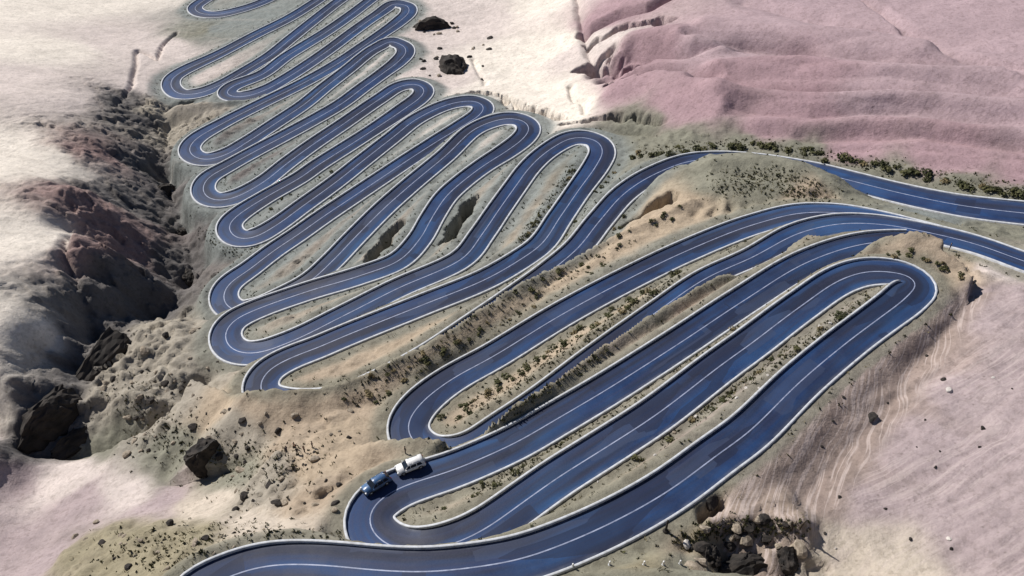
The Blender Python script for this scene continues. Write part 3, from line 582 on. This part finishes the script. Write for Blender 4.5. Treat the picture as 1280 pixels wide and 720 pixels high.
plant([(1105,318),(1150,318),(1190,338),(1205,352)], 16, 5, .5, .9, 'scrubby dark shrub on the tan mound outside the near hairpin', 'shrubs on the tan mound', .2)
plant([(330,268),(400,225),(470,180)], 10, 5, .5, .9, 'grey-green shrub on a narrow strip between the stacked far legs', 'shrubs between the far legs')

def stone_material(name, a, b):
    m = mat(name, rough=.9, spec=.25); g = NT(m); co = g.n('ShaderNodeTexCoord').outputs['Object']
    g.to(g.mix(g.ramp(g.noise(co, 2.2, 6, .65), .35, .68), a, b), 'Base Color'); g.bump(g.noise(co, 4, 5), .5, .15); return m
M_STONE = stone_material('tan_stone', (.20, .165, .125), (.42, .36, .29)); M_DKST_SHADE = stone_material('dark_stone_shade', (.014, .013, .013), (.062, .052, .045)); M_PALE = stone_material('pale_stone', (.45, .42, .39), (.62, .58, .54))  # the dark stone is near-black so that rock masses can pass for shade
def stone_mesh(seed, m):
    r = random.Random(seed); bm = bmesh.new(); bmesh.ops.create_icosphere(bm, subdivisions=2, radius=1)
    cuts = [(Vector((r.gauss(0, 1), r.gauss(0, 1), r.gauss(0, .7))).normalized(), r.uniform(.45, .85)) for _ in range(9)]
    for v in bm.verts:
        for n, d in cuts:
            k = v.co.dot(n)
            if k > d: v.co -= n*(k-d)
        v.co.z *= .75; v.co += Vector((r.gauss(0, .03), r.gauss(0, .03), r.gauss(0, .03)))
    return bm_mesh('boulder', bm, m)
STONES = {'t': [stone_mesh(k, M_STONE) for k in range(5)], 'd': [stone_mesh(20+k, M_DKST_SHADE) for k in range(4)], 'p': [stone_mesh(40+k, M_PALE) for k in range(3)]}
def boulder(px, py, s, kind, label, group, min_e=.6, flat=1.0):
    if '%' in label: label = label % (('small ', 'fist-sized ', 'mid-sized ', 'large ')[0 if s < .36 else 2 if s < .75 else 3]+{'t': 'tan', 'd': 'dark', 'p': 'pale'}[kind])
    p = spot(px, py)
    if p is None or edge_dist(p.x, p.y) < min_e+s*.5: return
    o = obj('boulder', rnd.choice(STONES[kind]), None, (p.x, p.y, p.z+.12*s), (rnd.uniform(-.3, .3), rnd.uniform(-.3, .3), rnd.uniform(0, 6.28)), (s*rnd.uniform(.8, 1.4), s, s*rnd.uniform(.6, .95)*flat)); tag(o, label, 'boulder', group)
for i in range(62):
    boulder(rnd.uniform(130, 290), rnd.uniform(410, 575), rnd.choice((.35, .5, .5, .8, 1.1)), rnd.choice('ttd'), 'rough %s boulder on the rocky spurs above the gorge', 'boulders on the gorge spurs')
for i in range(44):
    boulder(rnd.uniform(290, 440), rnd.uniform(510, 640), rnd.choice((.3, .4, .6, .9)), rnd.choice('ttd'), 'broken %s rock on the sandy spur left of the parked cars', 'rocks left of the cars')
for i in range(34):
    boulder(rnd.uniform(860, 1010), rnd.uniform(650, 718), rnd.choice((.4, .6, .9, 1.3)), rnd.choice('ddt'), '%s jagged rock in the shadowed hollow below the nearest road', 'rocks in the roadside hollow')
for i in range(26):
    px, py = list(along([(1050,405),(900,505),(760,598),(680,630)], 1, 7, rnd))[0]; boulder(px, py, rnd.uniform(.2, .38), rnd.choice('dtp'), '%s stone on the verge between the two nearest road legs', 'stones between the nearest legs', .3)
for i in range(22):
    boulder(rnd.uniform(1020, 1270), rnd.uniform(420, 700), rnd.uniform(.18, .4), rnd.choice('ddp'), '%s loose stone lying on the furrowed mauve hillside', 'stones on the mauve hillside')
boulder(1091, 522, .9, 'd', 'flat dark slab alone on the mauve hillside right of the nearest road', None, flat=.5)
boulder(1180, 474, .5, 'd', 'small dark rock beside a white stone high on the mauve hillside', None)
boulder(1186, 488, .6, 'p', 'white stone beside a small dark rock high on the mauve hillside', None)
boulder(888, 631, 1.5, 'd', 'large black rock standing in for shade at the outer edge of the nearest road', None, .3)  # added rock in place of the road embankment's cast shadow
boulder(858, 680, .8, 'p', 'pale rock lit on top above the dark roadside hollow', None)

def outcrop(px, py, sx, sy, sz, rz, seed, label, sink=.25):  # dark rock shapes; most stand in for shaded hollows and bands
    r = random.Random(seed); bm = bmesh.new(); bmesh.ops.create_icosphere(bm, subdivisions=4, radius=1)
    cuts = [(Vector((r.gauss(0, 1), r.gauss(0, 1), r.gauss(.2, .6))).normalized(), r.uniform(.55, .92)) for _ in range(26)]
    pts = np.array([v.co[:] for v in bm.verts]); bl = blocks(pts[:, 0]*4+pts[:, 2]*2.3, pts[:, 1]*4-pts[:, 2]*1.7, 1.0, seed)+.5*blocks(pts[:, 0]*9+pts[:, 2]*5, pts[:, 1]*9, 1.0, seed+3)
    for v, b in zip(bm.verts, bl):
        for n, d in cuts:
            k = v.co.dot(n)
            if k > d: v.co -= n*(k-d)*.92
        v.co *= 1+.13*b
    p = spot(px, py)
    o = obj('rock_shade_mass', bm_mesh('rock_shade_mass', bm, M_DKST_SHADE), None, (p.x, p.y, p.z-sink*sz), (0, 0, rz), (sx, sy, sz)); tag(o, label, 'rock')
outcrop(545, 34, 10.5, 7.5, 8.0, .3, 1, 'black pointed rock shape standing in for shade outside the uppermost full right hairpin', .45)  # added black masses where the ground has dark hollows
outcrop(568, 88, 12, 8.0, 8.0, 2.0, 2, 'black rounded rock shape standing in for shade, with a thin crack beside it', .45)
for i in range(30):
    boulder(rnd.uniform(522, 612), rnd.uniform(20, 104), rnd.uniform(.5, 1.3), rnd.choice('tdd'), '%s rubble stone around the two black shade masses', 'rubble around the black shade masses', 1.0)
outcrop(252, 566, 4.6, 3.8, 5.0, .9, 3, 'black rock shape standing in for pit shade by the sandy spur above the pink saddle')  # added in place of a deep shaded pit
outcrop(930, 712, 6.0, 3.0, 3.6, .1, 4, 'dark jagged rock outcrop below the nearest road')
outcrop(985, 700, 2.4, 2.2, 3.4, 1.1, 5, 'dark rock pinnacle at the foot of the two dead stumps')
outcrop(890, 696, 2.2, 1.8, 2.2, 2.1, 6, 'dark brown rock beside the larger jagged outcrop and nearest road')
outcrop(205, 236, 4.0, 3.0, 3.0, .5, 7, 'dark rock shape standing in for shade at the gorge foot beside the far left hairpins')  # from here on, added dark masses for the gorge's shaded pits
outcrop(228, 292, 4.2, 3.0, 3.2, 1.4, 8, 'dark rock shape standing in for shade in the gorge below two tan embankments')
outcrop(236, 345, 4.4, 3.2, 3.2, 2.4, 9, 'dark rock shape standing in for shade in the gorge beside the lowest tan embankment')
outcrop(125, 448, 13, 5.0, 5.0, 1.28, 10, 'long black rock shape standing in for the shadow band along the gorge wall')  # with the next two, added to blacken the shaded band of the wall
outcrop(62, 512, 11, 5.0, 5.0, 1.2, 11, 'black rock hump standing in for shade where the gorge opens to the pink saddle')
outcrop(95, 550, 9, 3.6, 3.2, .9, 12, 'black low rock standing in for shade between the gorge mouth and green slope')

for i in range(26):
    boulder(rnd.uniform(90, 330), rnd.uniform(652, 712), rnd.choice((.25, .4, .7)), rnd.choice('ttd'), '%s rock on the olive slope beside the nearest road', 'rocks on the olive slope')

# tufts of dry grass on the verges: nobody could count them
def grass(name, seed, m, label, mult, hlo, hhi, wide):
    r = random.Random(seed); V = []; Fc = []
    rows = [([(1060,335),(900,425),(750,520),(600,615)], 500, 6), ([(540,575),(640,512),(760,435)], 260, 5), ([(120,700),(200,690),(260,672)], 140, 22), ([(170,690),(230,672),(330,665),(420,672)], 160, 16), ([(580,520),(700,440),(850,345)], 420, 8), ([(440,500),(600,405),(780,295)], 300, 16), ([(1090,370),(900,500),(650,650)], 500, 5), ([(900,230),(960,225),(1030,245)], 500, 14), ([(850,680),(900,660),(1000,660)], 300, 10), ([(790,190),(950,180),(1280,240)], 500, 8), ([(150,480),(230,560),(330,590),(400,560)], 600, 28), ([(250,290),(300,320),(400,260),(500,200)], 300, 6), ([(720,205),(650,305)], 160, 5)]
    for path, n, jit in rows:
        for px, py in along(path, int(n*mult), jit, r):
            p = spot(px, py)
            if p is None or edge_dist(p.x, p.y) < .7: continue
            h = r.uniform(hlo, hhi)
            for k in range(4):
                a = r.uniform(0, 6.28); w = r.uniform(.03, .07)*wide; q = Vector((p.x+r.gauss(0, .12), p.y+r.gauss(0, .12), p.z-.02)); d = Vector((math.cos(a), math.sin(a), 0)); t = Vector((r.gauss(0, .35), r.gauss(0, .35), 1))*h
                i = len(V); V += [q-d*w, q+d*w, q+t]; Fc.append((i, i+1, i+2))
    for R in ROADS:                    # and along every verge
        for i in range(0, len(R)-1):
            if r.random() > .75*mult: continue
            t = R[i+1, :2]-R[i, :2]; t = t/np.linalg.norm(t); sd = r.choice((-1, 1)); off = R[i, 3]*.5+r.uniform(.75, 3.4)
            x, y = R[i, 0]-t[1]*sd*off, R[i, 1]+t[0]*sd*off
            if edge_dist(x, y) < .7: continue
            z = ground_z(x, y); h = r.uniform(hlo, hhi)
            for k in range(4):
                a = r.uniform(0, 6.28); w = r.uniform(.03, .07)*wide; q = Vector((x+r.gauss(0, .15), y+r.gauss(0, .15), z-.02)); d = Vector((math.cos(a), math.sin(a), 0)); tt = Vector((r.gauss(0, .35), r.gauss(0, .35), 1))*h
                j = len(V); V += [q-d*w, q+d*w, q+tt]; Fc.append((j, j+1, j+2))
    o = mesh_obj(name, V, Fc, m, None, False); o['kind'] = 'stuff'; tag(o, label, 'grass')
grass('grass', 5, mat('dry_grass', (.20, .17, .085), .9), 'sparse tufts of dry yellowish grass on the road banks', .8, .2, .45, 1.2)
grass('ground_cover', 6, M_LEAF, 'dark olive low scrub scattered over banks and verges', .6, .25, .5, 3.2)

# ------------------------------------------------------------------ vehicles
def flat_quad(name, pts, m, parent, th=.012):
    bm = bmesh.new(); P = [Vector(p) for p in pts]; n = (P[1]-P[0]).cross(P[2]-P[0]).normalized()
    a = [bm.verts.new(p+n*th) for p in P]; b = [bm.verts.new(p-n*th) for p in P]; bm.faces.new(a); bm.faces.new(b[::-1])
    for i in range(len(P)): j = (i+1) % len(P); bm.faces.new((a[i], b[i], b[j], a[j]))
    bmesh.ops.recalc_face_normals(bm, faces=bm.faces); return obj(name, bm_mesh(name, bm, m), parent)
def box(name, c, d, m, parent, bev=.02):
    bm = bmesh.new(); bmesh.ops.create_cube(bm, size=1)
    for v in bm.verts: v.co = Vector((c[0]+v.co.x*d[0], c[1]+v.co.y*d[1], c[2]+v.co.z*d[2]))
    if bev: bmesh.ops.bevel(bm, geom=bm.edges[:], offset=bev, segments=2, affect='EDGES')
    return obj(name, bm_mesh(name, bm, m, True), parent)
def disc(name, r, w, m, parent, loc, hub=0):
    bm = bmesh.new(); bmesh.ops.create_cone(bm, cap_ends=True, segments=20, radius1=r, radius2=r, depth=w)
    bmesh.ops.bevel(bm, geom=[e for e in bm.edges if len(e.link_faces) == 2 and any(len(f.verts) > 4 for f in e.link_faces)], offset=min(.04, w*.25), segments=2, affect='EDGES')
    return obj(name, bm_mesh(name, bm, m, True), parent, loc, (math.pi/2, 0, 0))
M_GLASS = mat('tinted_glass', (.012, .014, .018), .08, 0, .6); M_TYRE = mat('tyre_rubber', (.015, .015, .016), .85); M_RIM = mat('alloy_rim', (.55, .56, .58), .35, .9); M_TRIM = mat('black_trim', (.02, .02, .022), .6); M_LAMP = mat('lamp_glass', (.75, .76, .78), .15); M_RED = mat('red_lamp', (.35, .015, .012), .25); M_STEEL = mat('roof_rail_steel', (.4, .4, .42), .35, .9)
def car(paint, label, group, pa, pb, long_roof):
    root = bpy.data.objects.new('parked_car', None); C.objects.link(root); tag(root, label, 'car', group)
    # side outline, front at +x
    xr = -2.2 if long_roof else -1.75
    low = [(-2.35, .42), (-2.38, .72), (-2.32, .98), (1.15, 1.02), (2.05, .90), (2.33, .74), (2.36, .45), (2.2, .30), (-2.2, .30)]
    top = [(-2.28, .98), (xr+.12, 1.62), (-1.4, 1.73), (.1, 1.73), (.42, 1.66), (1.22, 1.00)]
    bm = bmesh.new()
    def prism(P, wb, wt, zb, zt):
        rows = []
        for s in (-1, 1):
            rows.append([bm.verts.new((x, s*(wb+(wt-wb)*min(1, max(0, (z-zb)/(zt-zb)))), z)) for x, z in P])
        bm.faces.new(rows[0]); bm.faces.new(rows[1][::-1]); n = len(P)
        for i in range(n): j = (i+1) % n; bm.faces.new((rows[0][j], rows[0][i], rows[1][i], rows[1][j]))
    prism(low, .93, .90, .3, 1.02); prism(top, .88, .66, .98, 1.73)
    bmesh.ops.recalc_face_normals(bm, faces=bm.faces); bmesh.ops.bevel(bm, geom=bm.edges[:], offset=.06, segments=2, affect='EDGES', clamp_overlap=True)
    body = obj('body', bm_mesh('body', bm, paint, True), root)
    def side_y(z, s): return s*(.88+(.66-.88)*(z-.98)/.75+.012)
    for s in (-1, 1):
        for x0, x1, x2, x3 in ((.20, 1.02, .28, .30), (-.82, .10, .10, -.80), (-1.78, -.92, -.92, -1.55)):
            zb, zt = 1.06, 1.58; pts = [(x0, side_y(zb, s), zb), (x1, side_y(zb, s), zb), (x2 if x2 > x3 else x3, side_y(zt, s), zt), (min(x2, x3), side_y(zt, s), zt)]
            if x0 > 0: pts = [(x0, side_y(zb, s), zb), (x1, side_y(zb, s), zb), (.46, side_y(zt, s), zt), (.20, side_y(zt, s), zt)]
            flat_quad('side_window', pts, M_GLASS, root)
        box('door_handle', (-.15, s*.935, .90), (.2, .03, .03), M_TRIM, root, 0); box('mirror', (.95, s*1.0, 1.08), (.16, .2, .14), paint, root, .03)
        box('sill_trim', (0, s*.93, .36), (2.7, .05, .12), M_TRIM, root, .01); box('roof_rail', (-.6, s*.60, 1.765), (1.7, .04, .04), M_STEEL, root, .01)
        box('headlight', (2.22, s*.68, .78), (.24, .34, .15), M_LAMP, root, .03); box('tail_light', (-2.31, s*.74, .86), (.12, .22, .24), M_RED, root, .02)
        for x in (1.45, -1.42):
            w = bpy.data.objects.new('wheel', None); C.objects.link(w); w.parent = root; w.location = (x, s*.84, .36)
            disc('tyre', .36, .24, M_TYRE, w, (0, 0, 0)); disc('rim', .22, .03, M_RIM, w, (0, s*.125, 0))
            disc('wheel_arch', .43, .06, M_TRIM, root, (x, s*.905, .40))
    flat_quad('windscreen', [(1.16, -.74, 1.06), (1.16, .74, 1.06), (.50, .62, 1.63), (.50, -.62, 1.63)], M_GLASS, root, .03)
    flat_quad('rear_window', [(-2.25, .70, 1.10), (-2.25, -.70, 1.10), (xr+.08, -.58, 1.58), (xr+.08, .58, 1.58)], M_GLASS, root, .03)
    box('grille', (2.33, 0, .66), (.08, .9, .18), M_TRIM, root, .01); box('bumper', (2.3, 0, .42), (.2, 1.7, .16), M_TRIM, root, .03); box('bumper', (-2.34, 0, .45), (.14, 1.7, .18), M_TRIM, root, .03)
    A, B = spot(*pa), spot(*pb); d = (B-A); z = Vector((0, 0, 1)); x = d.normalized(); y = z.cross(x).normalized(); z = x.cross(y)
    root.matrix_world = Matrix.Translation((A+B)/2+Vector((0, 0, .17))) @ Matrix((x, y, z)).transposed().to_4x4() @ Matrix.Scale(.94, 4)
    return root
def paint(name, c):
    m = mat(name, c, .35); b = m.node_tree.nodes['Principled BSDF']; b.inputs['Coat Weight'].default_value = .6; g = NT(m); co = g.n('ShaderNodeTexCoord').outputs['Object']
    g.to(g.mix(g.ramp(g.noise(co, 1.5, 5), .45, .75, 0, .35), c, (.30, .27, .23)), 'Base Color'); return m
car(paint('white_paint', (.80, .80, .80)), 'white SUV parked at the outer kerb of the near left hairpin', None, (530, 579), (497, 592), True)
car(paint('blue_paint', (.045, .11, .24)), 'dark blue car parked in front of the white SUV by the rocky spur', None, (484, 600), (457, 617), False)

# ------------------------------------------------------------------ people
M_SKIN = mat('skin', (.45, .27, .19), .6)
def person(px, py, face, arms, label, top, legs, group=None):
    p = spot(px, py)
    if p is None: return
    V = [(0, 0, .95), (0, 0, 1.12), (0, .01, 1.38), (0, .01, 1.50), (0, .03, 1.60), (0, .04, 1.72)]; Rr = [.15, .14, .155, .062, .095, .085]; E = [(0, 1), (1, 2), (2, 3), (3, 4), (4, 5)]
    for s in (-1, 1):
        i = len(V); V += [(s*.10, 0, .86), (s*.11, .02, .48), (s*.12, -.02, .09), (s*.13, .12, .05)]; Rr += [.092, .068, .048, .045]; E += [(0, i), (i, i+1), (i+1, i+2), (i+2, i+3)]
        i = len(V); el, hd = arms
        V += [(s*.19, 0, 1.40), (s*(.24+el[0]), el[1], 1.40+el[2]), (s*(.24+hd[0]), hd[1], 1.40+hd[2]), (s*(.24+hd[0]), hd[1]+.07, 1.40+hd[2]-.05), (s*(.20+hd[0]), hd[1]+.05, 1.40+hd[2]-.01)]; Rr += [.068, .048, .034, .03, .014]; E += [(2, i), (i, i+1), (i+1, i+2), (i+2, i+3), (i+2, i+4)]
    me = bpy.data.meshes.new('person'); me.from_pydata(V, E, []); o = bpy.data.objects.new('person', me); C.objects.link(o)
    sk = o.modifiers.new('skin', 'SKIN'); sk.use_smooth_shade = True; o.modifiers.new('sub', 'SUBSURF').levels = 1
    for i, r in enumerate(Rr): me.skin_vertices[0].data[i].radius = (r, r)
    me.skin_vertices[0].data[0].use_root = True
    dg = bpy.context.evaluated_depsgraph_get(); m2 = bpy.data.meshes.new_from_object(o.evaluated_get(dg)); o.modifiers.clear(); o.data = m2
    m2.materials.clear()
    for k in (M_SKIN, mat('jacket', top, .8), mat('trousers', legs, .85), M_TRIM): m2.materials.append(k)
    for f in m2.polygons:
        c = f.center; hand = abs(c.x) > .2+arms[1][0] and c.z < 1.40+arms[1][2]+.03
        f.material_index = 3 if c.z < .1 else 2 if c.z < .92 and abs(c.x) < .2 else 0 if c.z > 1.52 or hand else 1; f.use_smooth = True
    bm = bmesh.new(); bmesh.ops.create_uvsphere(bm, u_segments=12, v_segments=8, radius=.115)
    for v in bm.verts: v.co = Vector((v.co.x*.92, v.co.y-.02+.03, max(v.co.z, -.03 if v.co.y < 0 else .03)+1.70))
    obj('hair', bm_mesh('hair', bm, mat('hair_dark', (.015, .012, .01), .8), True), o)
    o.location = (p.x, p.y, p.z); o.rotation_euler = (0, 0, face); tag(o, label, 'person', group); return o
down = ((.03, .0, -.27), (.04, .04, -.52)); camera_up = ((.06, .16, -.24), (-.12, .30, .02)); hips = ((.14, -.06, -.24), (-.04, .08, -.38))
person(372, 568, .3, down, 'person in black coat standing on the rocky spur, largest of the small group', (.02, .02, .024), (.03, .03, .035))
person(381, 566, -.8, hips, 'person in brown jacket standing right beside the figure in black', (.10, .05, .035), (.03, .03, .04))
person(369, 561, 2.4, camera_up, 'person in grey-green jacket raising a hand beside the figure in black', (.06, .065, .05), (.025, .025, .03))
person(359, 566, 1.2, down, 'person in dark purple jacket at the outer edge of the spur group', (.05, .035, .05), (.03, .03, .035))
person(391, 560, -1.5, down, 'person in faded brown clothes standing apart from the spur group', (.13, .09, .075), (.06, .05, .045))
person(507, 567, 2.0, hips, 'person in dark clothes standing behind the white SUV', (.025, .022, .02), (.035, .032, .03))
person(1186, 313, 1.0, down, 'person in dark clothes standing beside the road above the tan mound', (.02, .02, .03), (.04, .035, .06))

# ------------------------------------------------------------------ marker posts, stake, stumps
def lathe(name, prof, m, parent, seg=12, loc=(0, 0, 0)):
    bm = bmesh.new(); rings = [[bm.verts.new((r*math.cos(6.28318*k/seg), r*math.sin(6.28318*k/seg), z)) for k in range(seg)] for r, z in prof]
    for a, b in zip(rings[:-1], rings[1:]):
        for k in range(seg): bm.faces.new((a[k], a[(k+1) % seg], b[(k+1) % seg], b[k]))
    bm.faces.new(rings[-1]); bm.faces.new(rings[0][::-1]); return obj(name, bm_mesh(name, bm, m, True), parent, loc)
M_WHITE = mat('white_post_paint', (.75, .75, .74), .6); M_REDB = mat('red_band_paint', (.45, .03, .025), .6)
for px, py in ((716, 709), (762, 706), (805, 706), (829, 706), (850, 705)):
    p = spot(px, py)
    if p is None: continue
    r = bpy.data.objects.new('marker_post', None); C.objects.link(r); r.location = (p.x, p.y, p.z-.05); tag(r, 'short white marker post at the edge of the lowest road', 'post', 'white marker posts by the lowest road')
    lathe('shaft', [(.13, 0), (.12, .75), (.10, .84), (.04, .88)], M_WHITE, r); lathe('base', [(.2, 0), (.2, .1), (.15, .14)], M_KERB, r)
p = spot(832, 664); st = bpy.data.objects.new('roadside_stake', None); C.objects.link(st); st.location = p; tag(st, 'tall dark stake with a stone foot beside the nearest road', 'stake')
lathe('shaft', [(.17, 0), (.15, 1.2), (.13, 2.2), (.10, 2.45)], M_DKST_SHADE, st, 8); lathe('foot', [(.42, -.1), (.38, .15), (.2, .32)], M_DKST_SHADE, st, 9)
M_WOOD = stone_material('dead_wood', (.03, .025, .02), (.11, .085, .06))
for k, (px, py, bend) in enumerate(((989, 663, -.12), (1000, 661, .22))):
    p = spot(px, py); bm = bmesh.new(); prev = None
    for i in range(8):
        t = i/7; c = Vector((bend*t*t*2.2+.05*math.sin(5*t), .1*math.sin(3*t+k), 2.3*t-.2)); rr = .17*(1-.75*t)+.02
        ring = [bm.verts.new(c+Vector((rr*math.cos(q*1.0472), rr*math.sin(q*1.0472), 0))) for q in range(6)]
        if prev:
            for q in range(6): bm.faces.new((prev[q], prev[(q+1) % 6], ring[(q+1) % 6], ring[q]))
        prev = ring
    bm.faces.new(prev)
    o = obj('dead_stump', bm_mesh('dead_stump', bm, M_WOOD, True), None, p); tag(o, ['bare dark stump leaning left above the roadside hollow', 'bare dark stump curving right above the roadside hollow'][k], 'stump')
    bm = bmesh.new(); bmesh.ops.create_cone(bm, cap_ends=True, segments=5, radius1=.05, radius2=.01, depth=.7); t_ = obj('twig', bm_mesh('twig', bm, M_WOOD, True), o, (.2*(1 if k else -1), 0, 1.25), (0, .7*(1 if k else -1), 0))
